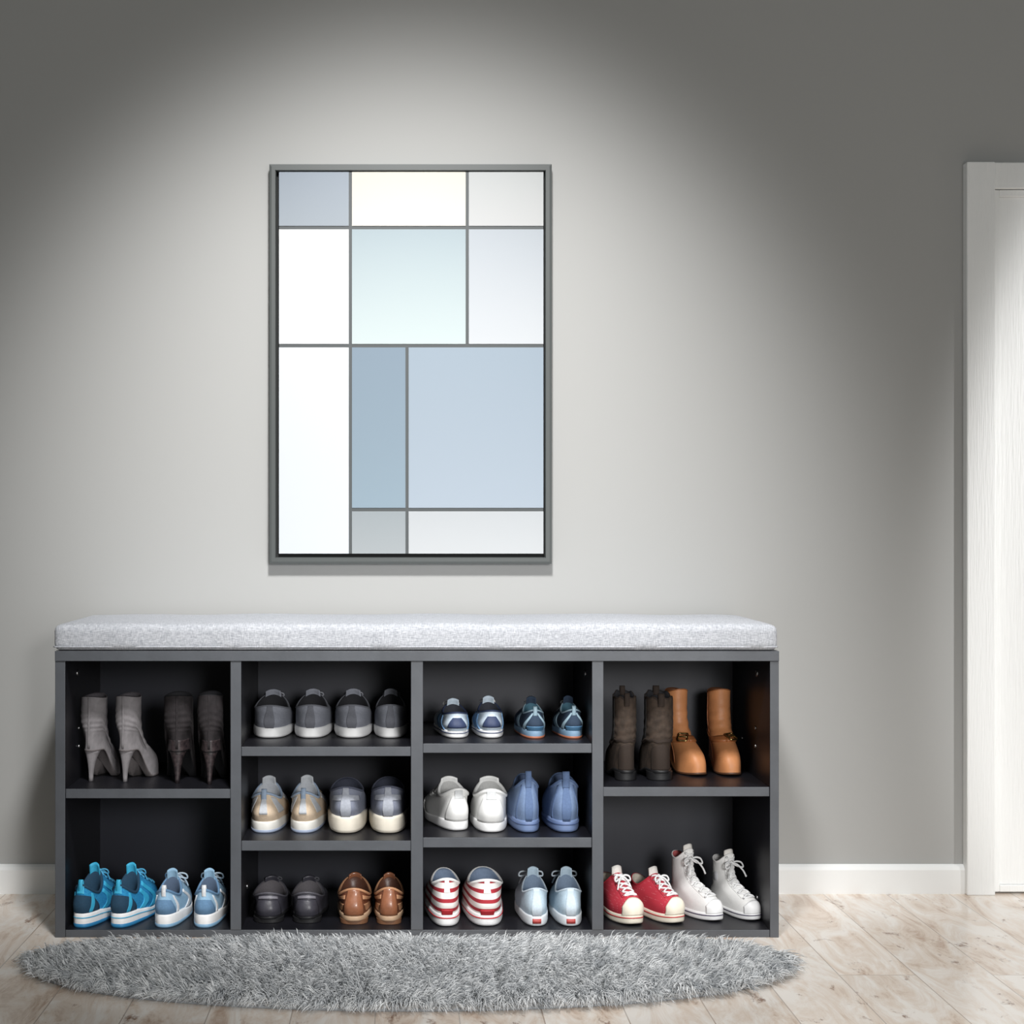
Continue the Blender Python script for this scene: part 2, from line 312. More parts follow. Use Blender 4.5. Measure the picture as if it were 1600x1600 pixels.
# ---------------------------------------------------------------- rug
def rug():
    cx,cy=.006,-.165; rx=.562; ryf=.216; ryb=.128
    def inside(x,y):
        u=(x-cx)/rx; v=(y-cy); v=np.where(v<0,v/ryf,v/ryb); p=np.where((y-cy)<0,2.0,2.6)
        return abs(u)**p+abs(v)**p
    a=np.linspace(0,2*math.pi,160,endpoint=False); rings=[]
    def outline(k,z):
        out=[]
        for t in a:
            c,s=math.cos(t),math.sin(t); ry=ryb if s>0 else ryf; e=2/(2.6 if s>0 else 2.0)
            out.append((rx*k*np.sign(c)*abs(c)**e,ry*k*np.sign(s)*abs(s)**e,z))
        return np.array(out)
    for k,z in ((.97,.0),(.97,.004),(.96,.006),(.6,.006),(.2,.006)): rings.append(outline(k,z))
    V,F=loft(rings,True,True)
    base=recalc(mobj('shag_rug',V,F,mat('rug_backing',(150,154,158),rough=.95))); base.location=(cx,cy,.0005)
    base['label']='oval silver gray long-pile shag rug lying before the bench'; base['category']='rug'
    n=85000; 
    x=rng.uniform(-rx,rx,n*2)+cx; y=rng.uniform(-ryf,ryb,n*2)+cy; k=inside(x,y)<rng.uniform(.91,1.0,n*2); x=x[k][:n]; y=y[k][:n]; n=len(x)
    nt_=3800; tx=rng.uniform(-rx,rx,nt_)+cx; ty=rng.uniform(-ryf,ryb,nt_)+cy; 
    from mathutils import kdtree
    kd=kdtree.KDTree(nt_)
    for i in range(nt_): kd.insert((tx[i],ty[i],0),i)
    kd.balance()
    ti=np.array([kd.find((x[i],y[i],0))[1] for i in range(n)])
    tang=rng.normal(0,.8,nt_); tton=rng.uniform(0,1,nt_); tlen=rng.uniform(.75,1.25,nt_)
    ang0=np.arctan2((y-cy)*1.6-.12,(x-cx))
    flow=.9*np.sin(x*9+y*14)+.5*np.sin(x*23-y*17+1)
    ang=ang0+tang[ti]*.7+flow*.5+rng.normal(0,.28,n)
    lean=np.clip(rng.normal(.98,.2,n)+.1*np.sin(x*31+y*20),.45,1.3)
    Ln=rng.uniform(.019,.033,n)*tlen[ti]; back=sst(-.12,-.03,y); Ln*=1-.55*back
    d=np.stack([np.cos(ang),np.sin(ang),np.zeros(n)],1)
    root=np.stack([x,y,np.full(n,.005)],1)
    ctr=np.stack([tx[ti],ty[ti]],1)
    pos=[]; rad=[]
    for t,rr in ((0,1),(.35,.95),(.72,.75)):
        h=Ln*(np.sin(np.clip(t*(.9),0,1)*math.pi/2))*np.cos(lean)*1.15
        hor=Ln*(t**1.4)*np.sin(lean)
        p=root+d*hor[:,None]; p[:,2]+=h
        p[:,:2]+=(ctr-root[:,:2])*(.4*t)
        pos.append(p); rad.append(rr)
    h=Ln*1.0*np.cos(lean)*1.08; p=root+d*(Ln*np.sin(lean))[:,None]; p[:,2]+=h; p[:,:2]+=(ctr-root[:,:2])*.55; pos.append(p)
    edge_=sst(.8,1.05,inside(pos[3][:,0],pos[3][:,1]))
    for q,f_ in ((2,.4),(3,.75)): pos[q][:,2]=.002+(pos[q][:,2]-.002)*(1-f_*edge_)
    for p in pos: p[:,1]=np.minimum(p[:,1],-.008); 
    R=.00083*rng.uniform(.7,1.2,n)
    sx=np.stack([-np.sin(ang),np.cos(ang),np.zeros(n)],1); up=np.stack([np.cos(ang)*-.6,np.sin(ang)*-.6,np.full(n,.8)],1)
    Vt=np.zeros((n,10,3))
    for r_ in range(3):
        for q in range(3):
            aa=2*math.pi*q/3; Vt[:,r_*3+q]=pos[r_]+(sx*math.cos(aa)+up*math.sin(aa))*(R*rad[r_])[:,None]
    Vt[:,9]=pos[3]
    tri=[]; 
    for r_ in range(2):
        for q in range(3):
            a0=r_*3+q; b0=r_*3+(q+1)%3; tri+= [(a0,b0,b0+3),(a0,b0+3,a0+3)]
    for q in range(3): tri.append((6+q,6+(q+1)%3,9))
    tri=np.array(tri); Fa=(tri[None]+ (np.arange(n)*10)[:,None,None]).reshape(-1,3)
    Vt=Vt.reshape(-1,3)-np.array([cx,cy,.0005])
    me=bpy.data.meshes.new('pile'); me.vertices.add(len(Vt)); me.vertices.foreach_set('co',Vt.astype(np.float32).ravel())
    me.loops.add(Fa.size); me.loops.foreach_set('vertex_index',Fa.astype(np.int32).ravel()); me.polygons.add(len(Fa)); me.polygons.foreach_set('loop_start',np.arange(0,Fa.size,3,dtype=np.int32))
    me.update(calc_edges=True); me.validate()
    me.polygons.foreach_set('use_smooth',[True]*len(me.polygons))
    tone=np.clip(.5*tton[ti]+.5*rng.uniform(0,1,n),0,1)
    col=np.ones((n,10,4)); 
    c0=np.array(lin((146,151,156))[:3]); c1=np.array(lin((254,255,255))[:3])
    cc=c0+(c1-c0)*(tone[:,None]); col[:,:,:3]=cc[:,None,:]
    at=me.color_attributes.new('fibre','FLOAT_COLOR','POINT'); at.data.foreach_set('color',col.astype(np.float32).ravel())
    m=bpy.data.materials.new('silver_gray_pile'); m.use_nodes=True; t=m.node_tree; b=t.nodes['Principled BSDF']; b.inputs['Roughness'].default_value=.6
    an=t.nodes.new('ShaderNodeAttribute'); an.attribute_name='fibre'; t.links.new(an.outputs['Color'],b.inputs['Base Color'])
    me.materials.append(m); o=bpy.data.objects.new('pile',me); link(o,base); o['kind']='stuff'
rug()
# ---------------------------------------------------------------- shoes
def tab(T,s):
    T=np.asarray(T,float); n=len(T)-1; x=np.clip(s,0,1)*n; i=np.minimum(x.astype(int),n-1); t=x-i
    p0=T[np.maximum(i-1,0)];p1=T[i];p2=T[i+1];p3=T[np.minimum(i+2,n)]
    return .5*((2*p1)+(-p0+p2)*t+(2*p0-5*p1+4*p2-p3)*t*t+(-p0+3*p1-3*p2+p3)*t**3)
PROF={'low':dict(ft=[0,0,.04,.14,.34,.6,.82,1],gt=[0,.17,.33,.45,.56,.70,.86,1],
                 fs=[0,-.15,-.15,.0,.25,.55,.83,1],gs=[0,.15,.31,.47,.63,.77,.89,1],
                 fh=[0,-.6,-1.0,-.8,-.2,.5,.9,1],gh=[0,.14,.28,.43,.58,.72,.86,1]),
      'boot':dict(ft=[0,.02,.14,.42,.74,.93,1.0,1.01,1],gt=[0,.12,.22,.31,.41,.54,.69,.85,1],
                 fs=[0,-.02,.08,.34,.68,.92,1.02,1.02,1],gs=[0,.11,.22,.32,.42,.54,.69,.85,1],
                 fh=[0,-.5,-.5,.1,.9,1.3,1.2,1.05,1],gh=[0,.11,.22,.32,.42,.54,.69,.85,1])}
class Shoe:
    def __init__(s,name,side,**k):
        s.L=.18;s.W=.064;s.toe_p=.72;s.heel_w=.88;s.side=side;s.heel_h=0;s.spring=.006;s.th=.018;s.tt=.012;s.prof='low'
        s.yc=.26;s.hl=.225;s.hw=.30;s.zh=.062;s.zs=.052;s.zf=.072;s.scal=0;s.crease=0
        s.__dict__.update(k); s.root=empty(name); s.pr=PROF[s.prof]
        if s.prof=='low': s.hw*=1.14
        s.yc*=s.L;s.hl*=s.L;s.hw*=s.W
    def zb(s,u): return s.heel_h*(1-sst(.2,.62,u))+s.spring*np.clip((u-.68)/.32,0,1)**2
    def tk(s,u): return s.th+(s.tt-s.th)*sst(.2,.7,u)
    def outline(s,th,off=0,k=1):
        c,sn=np.cos(th),np.sin(th); u=.5*(1+np.sign(c)*abs(c)**.85); p=np.where(c>0,s.toe_p,.75)
        m=s.heel_w+(1-s.heel_w)*sst(.3,.7,u)
        x=s.W/2*np.sign(sn)*abs(sn)**p*m; x=x*k; x=x+off*np.sign(sn)*abs(sn)**.75-s.side*s.W*.07*sst(.5,1,u)
        y=s.L*(.5+(u-.5)*k)+off*c
        return x,y,u
    def base(s,th):
        x,y,u=s.outline(th); return np.stack([x,y,s.zb(u)+s.tk(u)-.001],-1)
    def collar(s,th,k=1,dz=0):
        c,sn=np.cos(th),np.sin(th)
        z=s.zs+(s.zh-s.zs)*np.clip(-c,0,1)**2+(s.zf-s.zs)*np.clip(c,0,1)**1.6
        if s.scal: z=z-s.scal*np.abs(np.cos(th))**6*1.0+ s.scal*.3*np.sin(th*9)
        return np.stack([s.hw*k*np.sign(sn)*abs(sn)**.9,s.yc+s.hl*k*c,z+dz],-1)
    def S(s,th,t):
        th,t=np.broadcast_arrays(np.asarray(th,float),np.asarray(t,float)); B=s.base(th);C=s.collar(th); c=np.cos(th)
        wt=np.clip(c,0,1)**1.3; wh=np.clip(-c,0,1)**1.3; ws=1-wt-wh; p=s.pr
        f=wt*tab(p['ft'],t)+ws*tab(p['fs'],t)+wh*tab(p['fh'],t); g=wt*tab(p['gt'],t)+ws*tab(p['gs'],t)+wh*tab(p['gh'],t)
        P=B*(1-f[...,None])+C*f[...,None]; P[...,2]=B[...,2]+(C[...,2]-B[...,2])*g
        if s.crease:
            w=s.crease*sst(.35,.5,t)*(1-sst(.7,.95,t))*np.sin(t*62+1.5*np.sin(th*2+s.side)+.8*np.cos(th*3))
            P=P+np.stack([np.sin(th)*w,np.cos(th)*w,0*w],-1)
        return P
    def N(s,th,t):
        e=.01; t=np.clip(np.asarray(t,float),e,1-e)
        n=np.cross(s.S(th,t+e)-s.S(th,t-e),s.S(th+e,t)-s.S(th-e,t)); return n/(np.linalg.norm(n,axis=-1,keepdims=True)+1e-12)
    def part(s,name,VF,m,fix=True,uv=None,smooth=True):
        o=mobj(name,VF[0],VF[1],m,s.root,uv=uv,smooth=smooth)
        if fix: recalc(o)
        return o
    def upper(s,m,lining,trim=None,rim=.0018):
        th=np.linspace(0,2*math.pi,64,endpoint=False); ts=np.linspace(0,1,49 if s.crease else 25)
        rings=[s.S(th,t) for t in ts]; V,F=loft(rings)
        uv=[(a/(2*math.pi),t) for t in ts for a in th]
        s.part('upper',(V,F),m,uv=uv)
        r=[s.collar(th),s.collar(th,.93,.0012),s.collar(th,.86,-.002)]
        for q in (.35,.7,1.0):
            c=s.collar(th,.84-.04*q)
            zz=(c[:,2].min()-.022) if s.prof=='boot' else s.zb(np.clip(c[:,1]/s.L,0,1))+s.th+.004
            c[:,2]=c[:,2]-.003+(zz-c[:,2])*q; r.append(c)
        s.part('lining',loft(r,False,True),lining)
        if trim: s.part('collar_trim',tubeVF(s.collar(th[::2],.985,.0),rim,sub=1,closed=True),trim)
    def sole(s,m,off=.0015,stripe=None,tread=None,name='sole'):
        th=np.linspace(0,2*math.pi,64,endpoint=False); rings=[]
        def R(k,o,fz):
            x,y,u=s.outline(th,o,k); z=s.zb(u)+s.tk(u)*fz; return np.stack([x,y,z],-1)
        rings=[R(.6,0,0),R(.93,0,0),R(1,off-.001,.10),R(1,off,.25),R(1,off,.85),R(1,off-.0008,1.0),R(.95,0,1.02),R(.5,0,1.0)]
        s.part(name,loft(rings,True,True),m)
        if stripe:
            x,y,u=s.outline(th,off+.0001); z=s.zb(u)+s.tk(u)*.68
            P=np.stack([x,y,z],-1); s.part('sole_stripe',tubeVF(P,.0010,sub=1,closed=True),stripe)
        if tread:
            rr=[R(.9,0,-.0),R(1,off-.0002,.0),R(1,off+.0004,.08),R(1,off+.0004,.26),R(1,off-.001,.27)]
            s.part('outsole',loft(rr,True,True),tread)
    def patch(s,name,m,a0,a1,t0,t1,off=.0012,na=20,nt=10,edge=None):
        tt=np.linspace(0,1,nt+1)[:,None]; aa=np.linspace(0,1,na+1)[None,:]
        t=t0+(t1-t0)*tt+0*aa; 
        if callable(edge): t=t0+(edge(aa)-t0)*tt
        A0=a0(t) if callable(a0) else a0; A1=a1(t) if callable(a1) else a1
        a=A0+(A1-A0)*aa+0*t
        P=s.S(a,t); Nn=s.N(a,t); return s.part(name,slabVF(P,Nn,off),m)
    def patches(s,name,m,lst,off=.0012):
        for (a0,a1,t0,t1) in lst:
            tt=np.linspace(0,1,11)[:,None]; aa=np.linspace(0,1,15)[None,:]; t=t0+(t1-t0)*tt+0*aa
            if isinstance(a0,tuple): A0=a0[0]+(a0[1]-a0[0])*tt; A1=a1[0]+(a1[1]-a1[0])*tt
            else: A0,A1=a0,a1
            a=A0+(A1-A0)*aa+0*t; s.part(name,slabVF(s.S(a,t),s.N(a,t),off),m)
    def tongue(s,m,h=.014,w=.42,lean=.25,drop=.02):
        na,nb=9,8; P=np.zeros((nb,na,3)); yf=s.yc+s.hl
        for i in range(nb):
            b=i/(nb-1)
            for j in range(na):
                a=-1+2*j/(na-1); hh=-drop+(drop+h)*b-(.004*a*a*b)
                P[i,j]=(a*s.W*w/2*(1-.15*b),yf-.004+(-lean*hh)-.006*a*a,s.zf+hh)
        Nn=np.tile(np.array([0,.95,.3]),(nb,na,1)); s.part('tongue',slabVF(P,Nn,.0022,.0012),m)
    def laces(s,m,rows=5,t0=.42,t1=.97,a=.36,r=.0012,bow=True,bs=1.0):
        out=[]; ts=np.linspace(t0,t1,rows)
        def p(ang,t,o): return s.S(ang,t)+s.N(ang,t)*o
        for k in range(rows-1):
            for q in (1,-1):
                out.append(tubeVF([p(q*a,ts[k],.0012),p(q*a*.5,ts[k]*.7+ts[k+1]*.3,.0026),p(0,(ts[k]+ts[k+1])/2,.0032+.0006*q),p(-q*a*.5,ts[k]*.3+ts[k+1]*.7,.0026),p(-q*a,ts[k+1],.0012)],r,sub=3))
        out.append(tubeVF([p(a,ts[0],.001),p(0,ts[0],.003),p(-a,ts[0],.001)],r,sub=4))
        if bow:
            c=p(0,max(t1-.1,t0),.005)
            for q in (1,-1):
                out.append(tubeVF([c,c+np.array([q*.008,.002,.003])*bs,c+np.array([q*.017,.005,.001])*bs,c+np.array([q*.018,.009,-.006])*bs,c+np.array([q*.008,.006,-.004])*bs,c],r,sub=4))
                out.append(tubeVF([c,c+np.array([q*.006,.008,-.001])*bs,c+np.array([q*.013,.016,-.010])*bs,c+np.array([q*.017,.02,-.020])*bs],r,sub=4))
            out.append(tubeVF([c+np.array([-.003,0,0]),c+np.array([.003,.001,.001])],r*2,sub=2))
        s.part('laces',merge(out),m)
    def eyelets(s,m,rows=5,t0=.42,t1=.97,a=.40):
        for t in np.linspace(t0,t1,rows):
            for q in (1,-1):
                c=s.S(q*a,t); n=s.N(q*a,t); c=c+n*.0016; u=np.cross(n,[0,0,1.]); u/=np.linalg.norm(u); v=np.cross(n,u)
                s.part('eyelet',tubeVF([c+.0022*(math.cos(g)*u+math.sin(g)*v) for g in np.linspace(0,2*math.pi,10,endpoint=False)],.0006,sub=1,closed=True,n=4),m)
    def loop(s,m,h=.012,w=.006,r=.0016,ang=math.pi,z0=-.012):
        c=s.collar(np.array([ang]))[0]; n=np.array([math.sin(ang),math.cos(ang),0]); o=c+n*.0022; 
        pts=[o+np.array([0,0,z0]),o+n*.001+np.array([0,0,-.002]),o+np.array([0,0,h*.7]),o-n*.003+np.array([0,0,h]),o-n*.006+np.array([0,0,h*.6]),o-n*.007+np.array([0,0,-.006])]
        P=spline(pts,5); G=np.stack([P+np.array([-w/2,0,0]),P,P+np.array([w/2,0,0])],0)
        tg=np.gradient(P,axis=0); nn=np.cross(tg,[1,0,0]); nn/=np.linalg.norm(nn,axis=1,keepdims=True)
        s.part('pull_loop',slabVF(G,np.tile(nn,(3,1,1)),r/2,r/2),m)
    def heelblock(s,m,w=.04,l=.04,taper=.85,y0=.002,name='heel',curve=0):
        rings=[]
        for k in range(9):
            t=k/8; z=(s.heel_h+.003)*t; sc_=taper+(1-taper)*t**(2.2 if curve else 1); a=np.linspace(0,2*math.pi,28,endpoint=False)
            cy=y0+(l/2)*sc_+(l/2)*(1-sc_)*(.25 if curve else .4)
            rings.append(np.stack([w/2*sc_*np.sign(np.sin(a))*abs(np.sin(a))**.8,cy+l/2*sc_*np.cos(a),np.full(28,z)],-1))
        top=rings[-1]; top[:,2]=s.zb(np.clip(top[:,1]/s.L,0,1))+.002
        s.part(name,loft(rings,True,True),m)
W_=rubber('white_rubber',(248,248,248)); CR=rubber('cream_rubber',(236,228,212)); DK=fab('dark_lining',(34,34,38)); BLK=rubber('black_rubber',(28,28,30))
chrome=mat('nickel',(190,190,190),rough=.25,metal=1); brass=mat('antique_brass',(190,164,110),rough=.35,metal=1)
pi=math.pi
def gray_canvas(side):
    s=Shoe('canvas_sneaker',side,th=.021,tt=.015,zh=.064,zs=.055,zf=.078,hw=.36); g=fab('charcoal_gray_canvas',(140,143,153),bump=.6); d=fab('dark_gray_canvas',(112,114,122))
    s.sole(W_,.0020); s.upper(g,DK,d); s.patch('heel_strip',d,pi-.13,pi+.13,.0,.98,.001); s.patches('eyestay',d,[(.24,.5,.45,.99),(-.5,-.24,.45,.99)],.001)
    s.tongue(g,.010); s.laces(fab('gray_lace',(156,158,166)),5,bs=.8); return s
def beige(side):
    s=Shoe('walking_sneaker',side,th=.020,tt=.015,zh=.070,zs=.056,zf=.078,hw=.35); b=fab('beige_suede',(214,193,168)); g=fab('silver_mesh',(194,198,203),bscale=900); bl=fab('pale_blue_padding',(158,176,198))
    s.sole(rubber('off_white_foam',(232,230,224)),.002,tread=rubber('blue_gray_outsole',(150,162,184))); s.upper(b,fab('pale_gray_lining',(186,190,196)),bl,.0026)
    s.patches('mesh_panel',g,[((pi-1.25,pi-.8),(pi-.75,pi-.4),.28,.9),((pi+.75,pi+.4),(pi+1.25,pi+.8),.28,.9),(.9,1.3,.1,.8),(-1.3,-.9,.1,.8)],.0010); s.patch('heel_stripe',g,pi-.1,pi+.1,.3,.98,.0016)
    s.patches('toe_guard',b,[(-.9,.9,0,.3)],.0016); s.patches('eyestay',b,[(.22,.5,.45,.99),(-.5,-.22,.45,.99)],.0015)
    s.tongue(g,.012); s.laces(fab('pale_lace',(206,208,212)),5,bow=False); s.loop(bl,.007,.009); return s
def slate_slip(side):
    s=Shoe('slip_on_shoe',side,th=.026,tt=.020,zh=.068,zs=.058,zf=.070,hw=.37); g=fab('slate_blue_gray_knit',(130,135,151)); l=fab('light_gray_strap',(166,170,180))
    s.sole(CR,.003); s.upper(g,fab('navy_lining',(52,56,70)),fab('dark_slate_trim',(84,88,104)),.002); s.patch('heel_strap',l,pi-.75,pi+.75,.55,.74,.0016); s.patch('heel_tab',l,pi-.14,pi+.14,.0,.98,.0018)
    s.patches('elastic_gore',fab('dark_slate_trim',(84,88,104)),[(.35,.62,.7,.99),(-.62,-.35,.7,.99)]); return s
def black_dress(side):
    s=Shoe('dress_shoe',side,heel_h=.008,th=.008,tt=.007,zh=.062,zs=.046,zf=.066,hw=.39,hl=.25,yc=.275,W=.064,spring=.003); p=leather('black_leather',(62,61,69),rough=.42,coat=.1,var=.12,bump=.2)
    s.sole(BLK,.0015); s.heelblock(BLK,.052,.045,.97); s.upper(p,fab('charcoal_leather_lining',(100,96,100)),fab('dark_gray_piping',(86,85,92),rough=.5),.0022); s.patch('heel_counter',p,lambda t:pi-.7+.3*t,lambda t:pi+.7-.3*t,0,.7,.0016); s.patches('eyestay',p,[(.2,.6,.55,.99),(-.6,-.2,.55,.99)],.0014)
    s.patch('back_strap',fab('gray_satin_ribbon',(122,120,128),rough=.4),pi-.5,pi+.5,.76,.88,.0022)
    s.tongue(p,.010); s.laces(fab('charcoal_lace',(90,90,96)),4,t0=.6,bow=True,bs=.8); return s
def brown_loafer(side):
    s=Shoe('loafer',side,heel_h=.006,th=.012,tt=.011,zh=.066,zs=.048,zf=.070,hw=.40,hl=.25,yc=.275,W=.062,spring=.003); p=leather('chestnut_leather',(152,98,70),rough=.35,coat=.25); t=leather('tan_leather_edge',(198,148,112),rough=.38,coat=.15); d=leather('dark_chestnut',(118,72,52),rough=.38,coat=.2)
    s.sole(rubber('tan_sole',(200,168,138)),.0018); s.heelblock(rubber('brown_heel_rubber',(120,84,60)),.050,.045,.97); s.upper(d,leather('brown_lining',(96,62,48)),t,.0026); s.patch('heel_counter',p,lambda t_:pi-.5+.2*t_,lambda t_:pi+.5-.2*t_,0,.98,.0018)
    s.patches('strap',t,[((pi-1.35,pi-1.1),(pi-.75,pi-.55),.12,.42),((pi+.75,pi+.55),(pi+1.35,pi+1.1),.12,.42),(pi-1.4,pi-.5,.62,.80),(pi+.5,pi+1.4,.62,.80)],.0016); s.patch('saddle_strap',t,-.85,.85,.80,.94,.002); s.tongue(p,.008); return s
def blue_white(side):
    s=Shoe('trainer',side,th=.016,tt=.013,zh=.054,zs=.048,zf=.064,W=.06,hw=.33); b=fab('pale_blue_synthetic',(208,223,236),rough=.5); n=fab('navy_panel',(54,66,98),rough=.6)
    s.sole(W_,.002,stripe=rubber('navy_line',(50,64,100))); s.upper(b,fab('dark_gray_lining',(56,58,66)),n,.0022)
    s.patch('heel_counter',n,lambda t:pi-.55+.45*t,lambda t:pi+.55-.45*t,.2,.7,.0014); s.patches('side_stripe',fab('light_blue_stripe',(120,160,200),rough=.5),[((2.2,1.7),(2.38,1.88),.02,.85),((-2.38,-1.88),(-2.2,-1.7),.02,.85),((1.8,1.3),(1.98,1.5),.02,.85),((-1.98,-1.5),(-1.8,-1.3),.02,.85)],.0018)
    s.tongue(b,.012); s.laces(fab('white_lace',(240,240,240)),5,bs=.8); return s
def navy_orange(side):
    s=Shoe('running_shoe',side,th=.018,tt=.013,zh=.060,zs=.050,zf=.068,W=.056,hw=.32); n=fab('navy_mesh',(44,60,80)); w=fab('silver_teal_synthetic',(160,186,200),rough=.4); o=rubber('orange_accent',(170,104,76))
    s.sole(rubber('blue_foam',(130,160,186)),.002,tread=o); s.upper(n,fab('teal_lining',(70,110,128)),w,.002)
    s.patches('side_overlay',w,[((pi-.95,pi-.25),(pi-.75,pi-.1),.02,.85),((pi+.75,pi+.1),(pi+.95,pi+.25),.02,.85),((1.7,1.3),(1.95,1.45),.02,.9),((-1.95,-1.45),(-1.7,-1.3),.02,.9)],.0018); s.patch('heel_clip',fab('blue_clip',(86,130,166),rough=.4),pi-.5,pi+.5,.02,.22,.002)
    s.loop(w,.008,.008); s.tongue(n,.014); s.laces(fab('white_lace',(240,240,240)),5,bow=True,bs=.6); return s
def white_velcro(side):
    s=Shoe('strap_sneaker',side,th=.018,tt=.014,zh=.072,zs=.058,zf=.078,W=.068,hw=.37); w=leather('white_leather',(248,248,246),rough=.4,bump=.1,var=.03); 
    s.sole(W_,.002); s.upper(w,fab('light_gray_lining',(196,196,194)),w,.0036); s.patch('heel_counter',w,lambda t:pi-.8+.5*t,lambda t:pi+.8-.5*t,.02,.78,.0018); s.patches('hook_and_loop_strap',w,[(-1.05,1.0,.62,.74),(-1.05,1.0,.8,.94)],.003)
    s.patches('toe_guard',w,[(-.95,.95,.02,.32)],.0014); s.tongue(w,.008,w=.6); s.patch('heel_tab',fab('pale_gray_tab',(215,217,218)),pi-.22,pi+.22,.70,.98,.003); return s
def denim_slip(side):
    s=Shoe('slip_on_sneaker',side,th=.018,tt=.014,zh=.078,zs=.062,zf=.076,W=.062,hw=.35); d=fab('denim_blue_canvas',(122,144,180)); d2=fab('deep_denim_canvas',(98,120,158))
    s.sole(rubber('denim_blue_rubber',(120,140,180)),.002,stripe=rubber('dark_blue_line',(80,98,138))); s.upper(d,fab('blue_gray_lining',(72,88,118)),d2,.0022); s.patch('heel_strip',d2,pi-.13,pi+.13,0,.98,.0016); s.patches('side_overlay',d2,[((pi-.9,pi-.55),(pi-.78,pi-.43),0,.9),((pi+.78,pi+.43),(pi+.9,pi+.55),0,.9)],.001); s.loop(d2,.011,.012,.002); return s
def stripes_mat():
    if 'red_stripe_canvas' in MC: return MC['red_stripe_canvas']
    m=bpy.data.materials.new('red_stripe_canvas'); m.use_nodes=True; nt=m.node_tree; b=nt.nodes['Principled BSDF']; b.inputs['Roughness'].default_value=.85
    tc=nt.nodes.new('ShaderNodeTexCoord'); sp=nt.nodes.new('ShaderNodeSeparateXYZ'); nt.links.new(tc.outputs['Object'],sp.inputs[0])
    a=nt.nodes.new('ShaderNodeMath'); a.operation='MULTIPLY'; a.inputs[1].default_value=1/.0145; nt.links.new(sp.outputs[2],a.inputs[0])
    f=nt.nodes.new('ShaderNodeMath'); f.operation='FRACT'; nt.links.new(a.outputs[0],f.inputs[0]); r=nt.nodes.new('ShaderNodeValToRGB'); r.color_ramp.interpolation='CONSTANT'
    r.color_ramp.elements[0].color=lin((242,238,234)); r.color_ramp.elements[1].position=.6; r.color_ramp.elements[1].color=lin((170,44,56)); nt.links.new(f.outputs[0],r.inputs[0]); nt.links.new(r.outputs[0],b.inputs['Base Color'])
    MC['red_stripe_canvas']=m; return m
def striped(side):
    s=Shoe('striped_slip_on',side,th=.020,tt=.016,zh=.072,zs=.060,zf=.074,W=.062,hw=.37); w=fab('white_canvas',(246,245,243),var=.02)
    s.sole(W_,.002,stripe=rubber('red_line',(190,40,50))); s.upper(stripes_mat(),fab('dusty_blue_lining',(130,148,174)),w,.0024); s.patch('heel_strip',w,pi-.12,pi+.12,.62,.98,.0014); s.patch('heel_label',rubber('red_label',(176,40,50)),pi-.22,pi+.22,.02,.16,.0022); s.patches('elastic_gore',w,[(.35,.6,.75,.99),(-.6,-.35,.75,.99)]); return s
def pale_lace(side):
    s=Shoe('low_canvas_sneaker',side,th=.022,tt=.017,zh=.074,zs=.060,zf=.086,W=.060,hw=.36); b=fab('powder_blue_canvas',(190,210,224))
    s.sole(rubber('ice_white_rubber',(230,235,239)),.002); s.upper(b,fab('blue_gray_lining_fabric',(128,146,168)),fab('pale_blue_trim',(202,216,227)),.002); s.patch('heel_strip',fab('pale_blue_trim',(202,216,227)),pi-.2,pi+.2,.0,.98,.0014)
    th=np.linspace(-.2,.2,9)+pi; G=[]
    for fz in (.3,.72):
        x,y,u=s.outline(th,.0022); G.append(np.stack([x,y,s.zb(u)+s.tk(u)*fz],-1))
    G=np.array(G); s.part('heel_label',slabVF(G,np.tile(np.array([0,-1.,0]),(2,9,1)),.0012),rubber('brick_red_label',(176,70,66)))
    s.patches('eyestay',b,[(.24,.5,.4,.99),(-.5,-.24,.4,.99)],.0014); s.tongue(b,.016); s.laces(fab('pale_blue_lace',(214,225,234)),6,bow=True,bs=1.3,r=.0017); return s
def polka_mat():
    if 'red_polka_canvas' in MC: return MC['red_polka_canvas']
    m=bpy.data.materials.new('red_polka_canvas'); m.use_nodes=True; nt=m.node_tree; b=nt.nodes['Principled BSDF']; b.inputs['Roughness'].default_value=.85
    tc=nt.nodes.new('ShaderNodeTexCoord'); v=nt.nodes.new('ShaderNodeTexVoronoi'); v.inputs['Scale'].default_value=230; v.inputs['Randomness'].default_value=.2; nt.links.new(tc.outputs['Object'],v.inputs['Vector'])
    r=nt.nodes.new('ShaderNodeValToRGB'); r.color_ramp.interpolation='CONSTANT'; r.color_ramp.elements[0].color=lin((226,150,158)); r.color_ramp.elements[1].position=.16; r.color_ramp.elements[1].color=lin((188,50,66)); nt.links.new(v.outputs['Distance'],r.inputs[0]); nt.links.new(r.outputs[0],b.inputs['Base Color'])
    MC['red_polka_canvas']=m; return m
def red_canvas(side):
    s=Shoe('red_canvas_sneaker',side,th=.018,tt=.017,zh=.066,zs=.054,zf=.078,W=.066,hw=.33,spring=.003); w=fab('white_lace',(240,240,240)); cr=rubber('ivory_rubber',(242,234,216))
    s.sole(cr,.002,stripe=rubber('red_line',(190,40,50))); s.upper(polka_mat(),fab('cream_lining',(206,196,182)),fab('red_trim',(180,40,56)),.0018); s.patch('toe_cap',cr,-.72,.72,.0,.46,.002,edge=lambda a:.46-.22*(2*a-1)**2)
    s.patches('eyestay',polka_mat(),[(.24,.55,.5,.99),(-.55,-.24,.5,.99)],.0014); s.patch('heel_strip',cr,pi-.14,pi+.14,0,.98,.0014); s.eyelets(chrome,6,.55,.97,.40); s.tongue(fab('white_tongue',(236,232,226)),.014); s.laces(w,6,t0=.52,r=.0019,bs=1.0); return s
